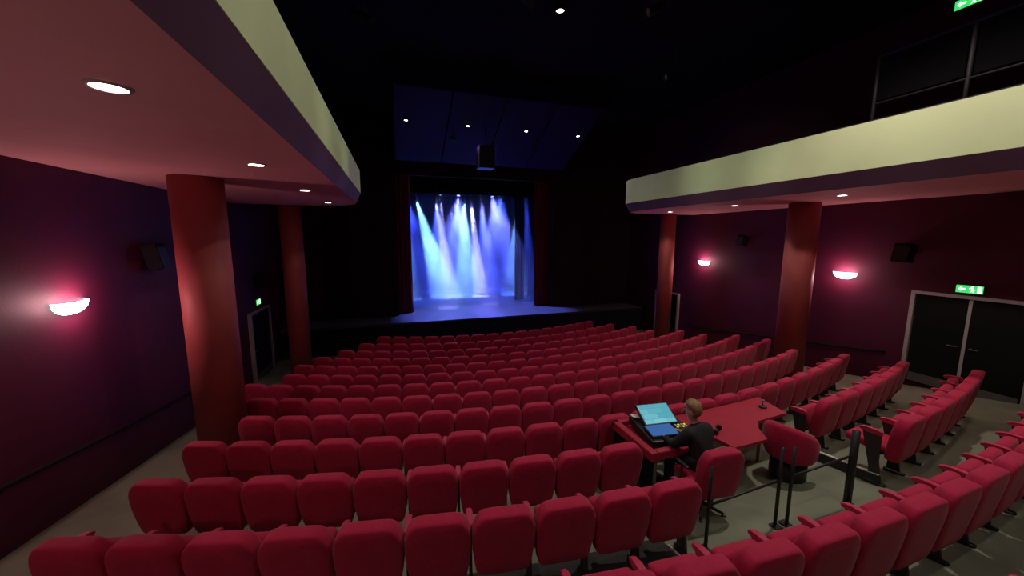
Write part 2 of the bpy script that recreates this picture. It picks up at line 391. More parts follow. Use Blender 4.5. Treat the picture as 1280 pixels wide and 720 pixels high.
def build_exit(x, y, z, lb, wd=.40, ht=.17):
    s = 1 if x > 0 else -1
    e = empty('exit_sign', (x - s * .04, y, z), R_(-90) * s)     # local -y faces the hall
    obj('housing', bx((0, 0, 0), (wd, .06, ht), .006), M_SIGNBOX, e)
    f = obj('face', bx((0, -.033, 0), (wd * .95, .008, ht * .9)), M_GREEN, e)
    y_ = -.0385
    def poly(name, pts):
        bm = bmesh.new(); a = [bm.verts.new((px * wd, y_, pz * ht)) for px, pz in pts]; b = [bm.verts.new((px * wd, y_ + .002, pz * ht)) for px, pz in pts]
        bm.faces.new(a); bm.faces.new(b)
        for k in range(len(pts)): bm.faces.new((a[k], a[(k + 1) % len(pts)], b[(k + 1) % len(pts)], b[k]))
        obj(name, bm, M_WHITE, f)
    poly('arrow', [(-.40, 0), (-.30, .28), (-.30, .1), (-.12, .1), (-.12, -.1), (-.30, -.1), (-.30, -.28)])
    poly('running_figure', [(.02, -.36), (.09, -.1), (.06, .12), (.0, .02), (-.02, .08), (.07, .26), (.13, .26), (.16, .02), (.22, -.02), (.2, -.08), (.12, -.04), (.14, -.16), (.2, -.36), (.15, -.38), (.09, -.2), (.06, -.36)])
    poly('figure_head', [(.10 + .03 * math.cos(t), .35 + .075 * math.sin(t)) for t in [k * math.pi / 4 for k in range(8)]])
    poly('door_symbol', [(.28, -.38), (.28, .38), (.43, .38), (.43, -.38)])
    tag(e, lb, 'exit sign')
build_exit(WX, 4.35, 3.36, 'lit green exit sign above the double doors')
build_exit(-WX, 13.0, 2.42, 'lit green exit sign above the single doorway near the stage', .36, .18)
build_exit(WX, 5.0, 9.12, 'lit green exit sign high on the wall above the balcony guard rail', .46, .2)

def build_door(n, x, y0, y1, ztop, leaves, lb):
    s = 1 if x > 0 else -1; ym = (y0 + y1) / 2; zb = zf(x, ym) - .02
    e = empty('door_%d' % n, (x, ym, zb)); h = ztop - zb; wdt = y1 - y0
    lw = wdt / leaves
    for k in range(leaves):
        yc = -wdt / 2 + lw * (k + .5)
        d = obj('door_leaf', bx((-s * .025, yc, h / 2), (.05, lw - .012, h - .01), .004, 1), M_DOOR, e)
        hy = yc + (lw / 2 - .1) * (1 if k == 0 else -1) if leaves > 1 else yc - lw / 2 + .1
        obj('handle', tube([(-s * .05, hy, 1.02), (-s * .11, hy, 1.02), (-s * .11, hy + (.12 if k else -.12), 1.02)], .011, 8), M_GREY, d, True)
        obj('kick_plate', bx((-s * .053, yc, .14), (.004, lw - .1, .2)), M_GREY, d)
    for yy in (-wdt / 2 - .035, wdt / 2 + .035): obj('jamb', bx((-s * .05, yy, h / 2), (.10, .07, h)), M_FRAME, e)
    obj('head_frame', bx((-s * .05, 0, h + .03), (.10, wdt + .14, .06)), M_FRAME, e)
    if leaves > 1: obj('astragal', bx((-s * .056, 0, h / 2), (.012, .05, h - .03)), M_FRAME, e)
    tag(e, lb, 'door', kind='structure')
build_door(1, WX, 3.45, 5.15, 3.16, 2, 'dark double doors in a pale frame under a green exit sign')
build_door(2, -WX, 12.3, 13.9, 2.12, 1, 'dark single door in a pale frame near the stage, opposite side to the double doors')
build_door(3, WX, 12.5, 13.8, 2.02, 1, 'dark single door in a pale frame behind the far red column')

# ------------------------------------------------------------------ stage
def drape(x0, x1, y, z0, z1, folds, amp, seed=0, lean=0.0):
    rnd = random.Random(seed); n = folds * 8; bm = bmesh.new(); rows = []
    ph = rnd.random() * 6
    for j in range(7):
        t = j / 6; z = z0 + (z1 - z0) * t; row = []
        for i in range(n + 1):
            u = i / n; a = 2 * math.pi * folds * u + ph
            row.append(bm.verts.new((x0 + (x1 - x0) * u + .25 * amp * math.sin(2 * a + t) + lean * (1 - t), y + amp * (1 - .25 * t) * math.sin(a + .5 * math.sin(3 * u + t)), z)))
        rows.append(row)
    for a, b in zip(rows, rows[1:]):
        for i in range(n): bm.faces.new((a[i], a[i + 1], b[i + 1], b[i]))
    return bm
def cloth(name, bm, m, parent):
    o = obj(name, bm, m, parent, True); md = o.modifiers.new('thick', 'SOLIDIFY'); md.thickness = .012; md.offset = 0; return o
ZST = 1.1
def build_stage():
    e = empty('stage', (0, 14.7, 0))
    obj('deck', bx((0, 4.635, ZST - .035), (15.1, 9.26, .06)), M_STAGE, e)
    for k in range(8):
        obj('front_panel', bx((-6.6 + 1.89 * k, .06, (ZST - .06) / 2), (1.87, .05, ZST - .06)), M_BLACK, e)
    obj('nosing', bx((0, -.012, ZST - .02), (15.1, .024, .04)), M_PLASTIC, e)
    tag(e, 'black-fronted stage with bluish lit deck in front of the seats', 'stage')
    c = empty('stage_curtain', (-3.25, 16.62, ZST))
    cloth('drape', drape(-.6, .36, 0, .02, 6.3, 6, .07, 1), M_CURTAIN, c); obj('hem', bx((-.12, 0, .03), (.9, .16, .03), .01), M_CURTAIN, c)
    tag(c, 'dark red stage curtain gathered at the opening edge on the single-doorway side', 'curtain')
    c = empty('stage_curtain', (3.2, 16.62, ZST))
    cloth('drape', drape(-.42, .6, 0, .02, 6.3, 6, .07, 2), M_CURTAIN, c); obj('hem', bx((.09, 0, .03), (.9, .16, .03), .01), M_CURTAIN, c)
    tag(c, 'dark red stage curtain gathered at the opening edge on the double-door side', 'curtain')
    c = empty('stage_border', (0, 16.95, 6.3))
    cloth('drape', drape(-4.2, 4.2, 0, .0, 2.8, 26, .05, 3), M_DRAPE, c); obj('batten', tube([(-4.3, 0, 2.82), (4.3, 0, 2.82)], .03, 8), M_METAL, c)
    for hx in (-3.5, 3.5): obj('hanger', tube([(hx, 0, 2.82), (hx, 0, 3.1)], .01, 6), M_METAL, c)
    tag(c, 'black border drape hanging across the top of the stage opening', 'drape')
    for x, y, w_, lb in ((2.62, 18.4, .5, 'narrow black leg drape on stage beside the double-door side curtain'), (-4.0, 18.6, 1.4, 'black leg drape on stage behind the single-doorway side curtain'), (4.35, 19.6, 1.6, 'wide black leg drape deep in the stage wing'), (-4.1, 21.2, 1.4, 'rear black leg drape deep in the stage wing')):
        c = empty('wing_drape', (x, y, ZST)); cloth('drape', drape(-w_ / 2, w_ / 2, 0, .02, 6.6, max(3, int(w_ * 5)), .05, int(x * 10)), M_DRAPE, c)
        obj('batten', tube([(-w_ / 2 - .1, 0, 6.62), (w_ / 2 + .1, 0, 6.62)], .025, 8), M_METAL, c)
        tag(c, lb, 'drape')
    c = empty('backdrop', (0, 23.2, ZST)); cloth('cloth', drape(-5.2, 5.2, 0, .02, 6.9, 8, .03, 9), M_CLOTH, c); obj('batten', tube([(-5.3, 0, 6.95), (5.3, 0, 6.95)], .03, 8), M_METAL, c)
    tag(c, 'pale backdrop cloth washed blue at the rear of the stage', 'backdrop')
    for y in (17.8, 20.1, 21.9):
        t = empty('lighting_bar', (0, y, 6.75)); obj('pipe', tube([(-4.6, 0, 0), (4.6, 0, 0)], .03, 8), M_METAL, t, True)
        for x in (-3.6, 3.6): obj('hanger', tube([(x, 0, 0), (x, 0, 2.6)], .01, 6), M_METAL, t)
        tag(t, {17.8: 'front', 20.1: 'middle', 21.9: 'rear'}[y] + ' black lighting bar hanging over the stage', 'lighting bar', 'lighting bars')
    # lamps on the bars: x, y, target x, target y, cone, colour, gain
    BL = (.17, .20, 1.0); B = (.045, .08, 1.0); CY = (.18, .46, 1.0); LV = (.38, .40, 1.0)
    L = ((-1.45, 17.8, -1.25, 17.3, 12, LV, .16), (.50, 17.8, .80, 17.5, 12, LV, .16), (2.75, 17.8, 2.9, 17.4, 12, B, .16),
         (-2.45, 20.1, -.9, 20.7, 21, CY, 1.3), (-1.45, 20.1, -.55, 20.5, 13, LV, .8), (.42, 20.1, 1.0, 20.3, 12, LV, 1.5), (2.3, 20.1, 2.75, 20.4, 14, B, .7), (.05, 20.1, .25, 20.6, 22, CY, .8),
         (-1.2, 21.9, -1.0, 22.6, 24, B, .9), (1.4, 21.9, 2.0, 22.3, 24, B, .9), (0, 21.9, .3, 22.6, 44, B, .9), (-3.1, 17.8, -2.0, 19.5, 36, B, .20), (1.5, 17.8, 1.0, 19.5, 40, B, .20), (3.15, 20.1, 3.05, 20.6, 20, CY, .5), (-3.0, 20.1, -2.8, 20.3, 14, CY, .35), (-.6, 17.8, -1.2, 16.2, 50, BL, .12), (1.0, 17.8, 1.8, 16.2, 50, BL, .12))
    for i, (x, y, tx, ty, cone, col, gain) in enumerate(L):
        z = 6.45; d = empty('stage_lamp', (x, y, z)); aim = Vector((tx - x, ty - y, ZST - z)).normalized(); q = aim.to_track_quat('-Z', 'Y')
        b = obj('can', lathe([(0, .16), (.07, .14), (.09, .05), (.09, -.14), (.08, -.14), (.08, -.1), (0, -.1)], 16), M_METAL, d, True); b.rotation_mode = 'QUATERNION'; b.rotation_quaternion = q
        ln = obj('lens', lathe([(0, -.115), (.078, -.115), (.078, -.1), (0, -.1)], 16), mat('stage_lens_%d' % [B, CY, LV, BL].index(col), (.3, .3, .5), .3, emit=col, estr=10), d); ln.rotation_mode = 'QUATERNION'; ln.rotation_quaternion = q
        obj('yoke', tube([(-.11, 0, 0), (-.11, 0, .2), (.11, 0, .2), (.11, 0, 0)], .012, 6), M_METAL, d)
        obj('clamp', bx((0, 0, .26), (.05, .08, .13)), M_METAL, d)
        light('stage_lamp_beam', 'SPOT', tuple(aim * .17), P_STAGE * gain, col, d, aim, cone, .5, .06)
        bar = {17.8: 'front', 20.1: 'middle', 21.9: 'rear'}[y]; k = sum(1 for q_ in L if q_[1] == y and q_[0] >= x)
        tag(d, 'stage lamp on the ' + bar + ' lighting bar, ' + ORD[k] + ' from the double-door side', 'stage lamp', 'stage lamps')
    # haze hanging over the deck
    m = bpy.data.materials.new('haze'); m.use_nodes = True; nt = m.node_tree; nt.nodes.remove(nt.nodes['Principled BSDF'])
    v = nt.nodes.new('ShaderNodeVolumeScatter'); v.inputs['Anisotropy'].default_value = .25; v.inputs['Color'].default_value = (.9, .93, 1, 1)
    tc = nt.nodes.new('ShaderNodeTexCoord'); n = nt.nodes.new('ShaderNodeTexNoise'); n.inputs['Scale'].default_value = .55; n.inputs['Detail'].default_value = 2
    mr = nt.nodes.new('ShaderNodeMapRange'); mr.inputs[1].default_value = .3; mr.inputs[2].default_value = .7; mr.inputs[3].default_value = HAZE * .35; mr.inputs[4].default_value = HAZE * 1.6
    nt.links.new(tc.outputs['Object'], n.inputs['Vector']); nt.links.new(n.outputs['Fac'], mr.inputs[0]); sp = nt.nodes.new('ShaderNodeSeparateXYZ'); nt.links.new(tc.outputs['Object'], sp.inputs[0])
    hr = nt.nodes.new('ShaderNodeMapRange'); hr.inputs[1].default_value = -2.7; hr.inputs[2].default_value = 2.4; hr.inputs[3].default_value = 1.35; hr.inputs[4].default_value = .30; nt.links.new(sp.outputs['Z'], hr.inputs[0])
    mu = nt.nodes.new('ShaderNodeMath'); mu.operation = 'MULTIPLY'; nt.links.new(mr.outputs[0], mu.inputs[0]); nt.links.new(hr.outputs[0], mu.inputs[1]); nt.links.new(mu.outputs[0], v.inputs['Density'])
    nt.links.new(v.outputs[0], nt.nodes['Material Output'].inputs['Volume'])
    h = obj('stage_haze', bx((0, 0, 0), (9.0, 6.0, 5.5)), m, loc=(0, 20.0, 3.9))
    tag(h, 'blue-lit haze drifting over the stage deck', 'haze', kind='stuff')
HAZE = .20
build_stage()

# ------------------------------------------------------------------ seats
def seat_meshes():
    o = [(0, .935), (.11, .935), (.175, .930), (.205, .915), (.243, .862), (.266, .79), (.270, .70), (.266, .58), (.250, .45), (.236, .37), (.215, .335), (.12, .325), (0, .325)]
    ring = o + [(-x, z) for x, z in reversed(o[1:-1])]
    bm = bmesh.new(); rs = []
    for sc, y in ((.0, -.074), (.60, -.074), (.93, -.068), (.985, -.056), (1.0, -.035), (1.0, .045), (.975, .068), (.90, .080), (.55, .086), (.0, .086)):
        if sc == 0: rs.append([bm.verts.new((0, y + (.935 - .63) * .13, .63))]); continue
        r = []
        for x, z in ring:
            X = x * sc if sc < .9 else x - math.copysign(min(abs(x), .25 * (1 - sc)), x); Z = .63 + (z - .63) * (sc if sc < .9 else 1 - (1 - sc) * .8)
            r.append(bm.verts.new((X, y + (.935 - Z) * .13, Z)))
        rs.append(r)
    n = len(ring)
    for a, b in zip(rs, rs[1:]):
        for k in range(n):
            if len(a) == 1: bm.faces.new((a[0], b[(k + 1) % n], b[k]))
            elif len(b) == 1: bm.faces.new((a[k], a[(k + 1) % n], b[0]))
            else: bm.faces.new((a[k], a[(k + 1) % n], b[(k + 1) % n], b[k]))
    back = mesh_of(bm, 'backrest', M_SEAT, True)
    cu = mesh_of(bx((0, .250, .555), (.42, .12, .32), .045, 3, Matrix.Rotation(R_(-10), 4, 'X')), 'seat_cushion', M_SEAT, True)
    cd = mesh_of(bx((0, .36, .455), (.455, .44, .12), .045, 3, Matrix.Rotation(R_(4), 4, 'X')), 'seat_cushion', M_SEAT, True)
    bm = bmesh.new()
    prof = [(.165, .66), (.17, .700), (.20, .718), (.31, .715), (.375, .705), (.41, .682), (.395, .658), (.33, .652), (.17, .648)]
    a = [bm.verts.new((-.028 * (1 if y < .39 else .8), y, z)) for y, z in prof]; b = [bm.verts.new((.028 * (1 if y < .39 else .8), y, z)) for y, z in prof]
    bm.faces.new(a); bm.faces.new(b)
    for k in range(len(prof)): bm.faces.new((a[k], a[(k + 1) % len(prof)], b[(k + 1) % len(prof)], b[k]))
    bmesh.ops.bevel(bm, geom=bm.edges[:], offset=.007, segments=1, affect='EDGES')
    arm = mesh_of(bm, 'armrest', M_ARM, False)
    bm = bmesh.new()
    prof = [(.12, .0), (.17, .30), (.175, .655), (.37, .655), (.31, .40), (.26, .18), (.26, .0)]
    a = [bm.verts.new((-.013, y, z)) for y, z in prof]; b = [bm.verts.new((.013, y, z)) for y, z in prof]
    bm.faces.new(a); bm.faces.new(b)
    for k in range(len(prof)): bm.faces.new((a[k], a[(k + 1) % len(prof)], b[(k + 1) % len(prof)], b[k]))
    std = mesh_of(bm, 'side_standard', mat('standard_dark', (.035, .03, .03), .5))
    ft = mesh_of(bx((0, .18, -.01), (.06, .22, .05), .012, 1), 'foot', M_METAL)
    hg = mesh_of(tube([(-.235, .175, .40), (.235, .175, .40)], .022, 8), 'seat_hinge', M_METAL)
    return back, cu, cd, arm, std, ft, hg
SM = seat_meshes()
def add_side(e, x):
    s = obj('side_standard', SM[4], None, e, loc=(x, 0, 0)); obj('armrest', SM[3], None, e, loc=(x, 0, 0)); obj('foot', SM[5], None, s)
def make_seat(loc, rz, lowered=False, last=False):
    e = empty('theatre_seat', loc, rz)
    obj('backrest', SM[0], None, e); obj('seat_cushion', SM[2] if lowered else SM[1], None, e); obj('seat_hinge', SM[6], None, e)
    add_side(e, -.275)
    if last: add_side(e, .275)
    return e
PITCH = .55
ROWS = {12: (-20.89, 16), 11: (-21.93, 18), 10: (-22.79, 20), 9: (-23.56, 21), 8: (-23.22, 23), 7: (-21.82, 23), 6: (-22.60, 25), 5: (-19.65, 24), 4: (-17.83, 22), 3: (-17.77, 23), 2: (-16.85, 23), 1: (-16.23, 23), 0: (-5.69, 20), -1: (-2.73, 3)}
GAPS = {1: (10, 16), 2: (10, 16)}
RNAME = {12: 'front row', 11: 'second row', 10: 'third row', 9: 'fourth row', 8: 'fifth row', 7: 'sixth row', 6: 'seventh row', 5: 'eighth row', 4: 'ninth row', 3: 'tenth row', 2: 'eleventh row', 1: 'twelfth row', 0: 'thirteenth row', -1: 'fourteenth row'}
def build_seats():
    for r, (a0, n) in ROWS.items():
        step = math.degrees(PITCH / RAD[r]); g0, g1 = GAPS.get(r, (99, 99))
        ks = [k for k in range(n) if not g0 <= k < g1]
        ang = {k: a0 + step * k for k in ks}
        if r in (0,): ks = [k for k in ks if polar(RAD[r], ang[k])[0] < 7.2]
        for k in ks:
            x, y = polar(RAD[r], ang[k])
            last = (k + 1) not in ks
            low = r == 1 and k == g1
            e = make_seat((x, y, zf_r(RAD[r])), R_(ang[k]), low, last)
            if r in GAPS and k < g0:
                where = ORD[g0 - k] + ' seat from the operator desk, ' + RNAME[r] + ', single-doorway side'
            elif r in GAPS:
                where = ('with its cushion down, ' if low else '') + ORD[k - g1 + 1] + ' from the operator gap, ' + RNAME[r] + ', double-door side'
            else:
                q = len(ks) - ks.index(k)
                where = 'in the ' + RNAME[r] + ' from the stage, ' + ORD[q] + ' from the double-door end'
            tag(e, ('red theatre ' if 'seat' in where else 'red theatre seat ') + where, 'theatre seat', 'theatre seats in the ' + RNAME[r])
build_seats()

# ------------------------------------------------------------------ operator area
def build_desk():
    # console desk: red padded rim on black box
    x0, x1, y0, y1 = -.70, .30, 3.50, 4.38; zfl = zf(-.2, 3.9); zt = zfl + .74
    e = empty('console_desk', (-.2, 3.94, zfl)); c = lambda x, y, z: (x + .2, y - 3.94, z - zfl)
    obj('top', bx(c((x0 + x1) / 2, (y0 + y1) / 2, zt), (x1 - x0, y1 - y0, .04), .006), M_TABLE, e)
    obj('rim', bx(c(x0 + .05, (y0 + y1) / 2, zt + .05), (.10, y1 - y0, .09), .02), M_TABLE, e)
    obj('rim', bx(c(x0 + .27, y0 + .045, zt + .05), (.34, .09, .09), .02), M_TABLE, e)
    obj('rim', bx(c((x0 + x1) / 2, y1 - .04, zt + .05), (x1 - x0, .08, .09), .02), M_TABLE, e)
    obj('end_panel', bx(c(x0 + .04, (y0 + y1) / 2, zfl + .36), (.03, y1 - y0 - .1, .72)), M_BLACK, e)
    for x, y in ((x0 + .1, y0 + .06), (x1 - .05, y0 + .06), (x1 - .05, y1 - .06)): obj('leg', bx(c(x, y, zfl + .36), (.045, .045, .74)), M_GREY, e)
    obj('modesty_panel', bx(c((x0 + x1) / 2, y1 - .03, zfl + .45), (x1 - x0 - .1, .02, .5)), M_BLACK, e)
    tag(e, 'red-topped console desk with padded rim in the gap among the seats', 'desk')
    # lighting console
    k = empty('lighting_console', (-.20, 3.93, zt + .05), R_(-6))
    obj('body', bx((0, .0, .06), (.66, .62, .10), .015, 2, Matrix.Rotation(R_(5), 4, 'X')), M_PLASTIC, k)
    s = obj('upper_screen', bx((0, .15, .20), (.50, .04, .34), .01, 1, Matrix.Rotation(R_(-62), 4, 'X')), M_PLASTIC, k)
    m = bpy.data.materials.new('screen_cyan'); m.use_nodes = True; nt = m.node_tree; b = nt.nodes['Principled BSDF']
    tc = nt.nodes.new('ShaderNodeTexCoord'); br = nt.nodes.new('ShaderNodeTexBrick'); br.inputs['Scale'].default_value = 4.2
    for i_, c_ in ((1, (.03, .50, .66, 1)), (2, (.22, .78, .90, 1)), (3, (.03, .40, .60, 1))): br.inputs[i_].default_value = c_
    br.inputs['Mortar Size'].default_value = .012; br.inputs['Brick Width'].default_value = .9; br.inputs['Row Height'].default_value = .35
    nt.links.new(tc.outputs['Object'], br.inputs['Vector']); nt.links.new(br.outputs['Color'], b.inputs['Emission Color']); b.inputs['Emission Strength'].default_value = .62; b.inputs['Base Color'].default_value = (.02, .02, .03, 1)
    d = obj('display', bx((0, 0, 0), (.46, .30, .004)), m, s, loc=(0, .1395, .2195), rot=(R_(28), 0, 0))
    m2 = mat('screen_blue', (.02, .03, .06), .3, emit=(.05, .20, .60), estr=.55)
    lo = obj('touch_panel', bx((-.10, -.14, .125), (.40, .24, .02), .006, 1, Matrix.Rotation(R_(8), 4, 'X')), M_PLASTIC, k)
    obj('display', bx((-.10, -.14, .138), (.37, .21, .003), 0, 1, Matrix.Rotation(R_(8), 4, 'X')), m2, lo)
    my = mat('key_yellow', (.5, .45, .05), .4, emit=(.9, .8, .1), estr=.6); mw = mat('key_white', (.7, .7, .7), .4)
    for i in range(4):
        for j in range(2): obj('lit_key', bx((.17 + .045 * i, -.05 - .05 * j, .128), (.025, .028, .012), .003, 1), my if (i + j) % 2 else mw, k)
    for i in range(6): obj('fader', bx((.15 + .03 * i, -.22, .115), (.014, .03, .02), .003, 1), mw, k)
    obj('script_paper', bx((-.28, .22, .17), (.12, .10, .004), 0, 1, Matrix.Rotation(R_(10), 4, 'Y')), M_EDGE, k)
    light('screen_glow', 'AREA', (0, .08, .42), .3, (.25, .75, 1.0), k, (0, -.7, .7))
    tag(k, 'lighting console with a glowing cyan screen on the red desk', 'console')
    # big red table covering removed seats, an arc of boards on legs
    zfl = zf(1.3, 3.9); zt = 1.70
    t = empty('red_table', (1.35, 4.0, zfl)); pts = []
    for r, a in ((20.36, 1.75), (20.36, 2.6), (20.36, 3.45), (20.10, 3.95), (19.97, 4.5), (19.97, 6.4), (19.41, 6.95), (19.41, 5.5), (19.41, 4.0), (19.41, 2.5), (19.41, 1.25)): pts.append(polar(r, a))
    obj('top', prism([(x - 1.35, y - 4.0) for x, y in pts], zt - .045 - zfl, zt - zfl), M_TABLE, t)
    edge = [(x - 1.35, y - 4.0, zt - .065 - zfl) for x, y in [polar(20.30, 1.85 + 1.6 * q / 8) for q in range(9)]]
    obj('apron', tube(edge, .022, 6), M_WOOD, t)
    for r, a in ((20.25, 2.3), (19.9, 5.1), (19.5, 1.7), (19.5, 6.6)):
        x, y = polar(r, a); h = zt - .05 - zf(x, y); obj('leg', bx((x - 1.35, y - 4.0, zf(x, y) - zfl + h / 2), (.055, .055, h)), M_WOOD, t)
    tag(t, 'large red table covering removed seats beside the console desk', 'table')
    # headphones on the table
    hx, hy = .62, 3.78; h = empty('headphones', (hx, hy, zt + .005), R_(30))
    obj('headband', tube([(.085 * math.cos(q), .0 + .02 * math.sin(q), .03 + .085 * math.sin(q) * .6) for q in [math.pi * k_ / 10 for k_ in range(11)]], .008, 6), M_PLASTIC, h, True)
    for s_ in (-1, 1): obj('ear_cup', lathe([(0, -.018), (.035, -.018), (.04, 0), (.035, .018), (0, .018)], 14), M_PLASTIC, h, True, loc=(s_ * .085, 0, .036), rot=(0, R_(90), 0))
    tag(h, 'black headphones lying on the red table', 'headphones')
    # small black desk lamp / gooseneck at the far corner
    lx, ly = 1.95, 4.17; h = empty('gooseneck_microphone', (lx, ly, zt)); obj('base', lathe([(0, 0), (.06, 0), (.055, .025), (0, .03)], 16), M_PLASTIC, h, True)
    obj('neck', tube([(0, 0, .02), (0, 0, .08), (-.02, -.02, .13), (-.06, -.05, .15)], .006, 6), M_PLASTIC, h, True); obj('head', tube([(-.05, -.045, .15), (-.10, -.08, .15)], .014, 8), M_GREY, h, True)
    tag(h, 'small black gooseneck microphone on the far corner of the red table', 'microphone')
build_desk()

def build_barriers():
    def frame(x0, x1, lb, thick0=.018, thick1=.018, hz=.60, top=.95):
        y = 2.70; z0 = zf(x0, y); e = empty('barrier', (x0, y, z0)); w_ = x1 - x0
        obj('post', tube([(0, 0, 0), (0, 0, top)], thick0, 8), M_METAL, e, True); obj('post', tube([(w_, .03, 0), (w_, .03, top)], thick1, 8), M_METAL, e, True)
        obj('cross_bar', tube([(0, 0, hz), (w_, .03, hz + .04)], .014, 8), M_METAL, e, True)
        for x in (0, w_): obj('floor_plate', bx((x, .015, .008), (.10, .10, .016), .003, 1), M_METAL, e)
        return tag(e, lb, 'barrier', 'barriers'), e
    frame(-.62, .40, 'thin black barrier beside the operator chair', hz=.52)
    _, e = frame(.54, 1.60, 'thin black barrier between the tub chair and the cushion-down end seat', thick1=.042, hz=.60)
    # tub chair turned away at the table end
    cx, cy_ = 1.60, 3.46; c = empty('tub_chair', (cx, cy_, zf(cx, cy_)), R_(-75))
    bm = bmesh.new(); rows = []
    for j in range(25):
        t = R_(-200) + R_(220) * j / 24; hgt = .60 + .26 * math.sin(math.pi * j / 24) ** .7; ro, ri = .31, .245; ca, sa = math.cos(t), math.sin(t)
        rows.append([bm.verts.new((r * ca, r * sa, z)) for r, z in ((ro - .03, .34), (ro, .40), (ro + .015, hgt - .06), (ro - .01, hgt - .01), (ri + .02, hgt), (ri, hgt - .05), (ri - .01, .45), (ri, .34))])
    for a, b in zip(rows, rows[1:]):
        for k in range(8): bm.faces.new((a[k], a[(k + 1) % 8], b[(k + 1) % 8], b[k]))
    bm.faces.new(rows[0]); bm.faces.new(rows[-1])
    obj('backrest', bm, M_SEAT, c, True)
    obj('seat_cushion', lathe([(0, .36), (.22, .36), (.238, .40), (.235, .47), (.20, .50), (0, .51)], 24), M_SEAT, c, True)
    obj('base', lathe([(0, .0), (.20, .0), (.22, .03), (.22, .33), (0, .34)], 20), M_PLASTIC, c, True)
    tag(c, 'red tub chair on a black drum base at the end of the red table', 'chair')
    # black board with a white top edge lying across the gangway
    x0, y0, x1, y1 = 2.38, 2.82, 2.46, 3.72; L = math.hypot(x1 - x0, y1 - y0); zm = zf(2.42, 3.27)
    b = empty('threshold_board', (2.42, 3.27, zm)); ang = math.atan2(-(x1 - x0), y1 - y0); sl = math.atan2(zf(x1, y1) - zf(x0, y0), L)
    M = Matrix.Rotation(ang, 4, 'Z') @ Matrix.Rotation(sl, 4, 'X')
    obj('board', bx((0, 0, .07), (.05, L, .15), .004, 1, M), M_PLASTIC, b); obj('edge_strip', bx((-.005, 0, .150), (.045, L * .97, .012), 0, 1, M), M_EDGE, b)
    tag(b, 'black board with a white top edge across the gangway floor', 'floor board')
    # thin dark sheet on the floor under the last seats before the desk
    pts = [polar(20.75, -9 + 6.7 * q / 8) for q in range(9)] + [polar(21.42, -2.3 - 6.7 * q / 8) for q in range(9)]
    cx, cy_ = polar(21.1, -5.5); m = empty('floor_sheet', (cx, cy_, zf(cx, cy_))); bm = bmesh.new(); a = [bm.verts.new((x - cx, y - cy_, zf(x, y) - zf(cx, cy_) + .012)) for x, y in pts]; c2 = [bm.verts.new((x - cx, y - cy_, zf(x, y) - zf(cx, cy_) + .002)) for x, y in pts]
    n = len(pts)
    for q in range(8): bm.faces.new((a[q], a[q + 1], a[n - 2 - q], a[n - 1 - q])); bm.faces.new((c2[q], c2[q + 1], c2[n - 2 - q], c2[n - 1 - q]))
    for q in range(n): bm.faces.new((a[q], a[(q + 1) % n], c2[(q + 1) % n], c2[q]))
    obj('mat', bm, mat('sheet_dark', (.03, .032, .03), .8), m)
    p0, p1 = polar(20.9, -2.28), polar(21.1, -2.28); obj('edge_strip', tube([(p0[0] - cx, p0[1] - cy_, zf(*p0) - zf(cx, cy_) + .02), (p1[0] - cx, p1[1] - cy_, zf(*p1) - zf(cx, cy_) + .02)], .012, 6), M_EDGE, m)
    tag(m, 'thin dark floor sheet with a pale end strip under the seats before the operator desk', 'mat')
build_barriers()

# ------------------------------------------------------------------ operator chair and operator
def build_chair(x, y, rz):
    z = zf(x, y); e = empty('operator_chair', (x, y, z), rz)
    obj('seat', bx((0, .0, .46), (.48, .46, .09), .035, 3), M_SEAT, e, True)
    b = SM[0].copy(); o = obj('backrest', b, None, e, loc=(0, -.30, .02))
    obj('back_strut', tube([(0, -.16, .42), (0, -.24, .40), (0, -.27, .62)], .022, 8), M_METAL, e, True)
    obj('gas_post', tube([(0, 0, .10), (0, 0, .43)], [.03, .025], 10), M_METAL, e, True)
    for k in range(5):
        a = 2 * math.pi * k / 5 + .3; l = obj('base_leg', tube([(0, 0, .11), (.27 * math.cos(a), .27 * math.sin(a), .075)], [.024, .016], 8), M_METAL, e, True)
        obj('caster', lathe([(0, -.014), (.03, -.014), (.034, 0), (.03, .014), (0, .014)], 12), M_METAL, l, True, loc=(.27 * math.cos(a), .27 * math.sin(a), .034), rot=(R_(90), 0, a))
    for s in (-1, 1):
        obj('armrest', bx((s * .29, .02, .66), (.05, .24, .03), .012), M_PLASTIC, e); obj('arm_post', tube([(s * .22, 0, .43), (s * .29, 0, .44), (s * .29, 0, .65)], .013, 8), M_METAL, e)
    tag(e, 'red swivel chair with black base under the seated operator', 'chair')
build_chair(-.10, 3.31, R_(-4))

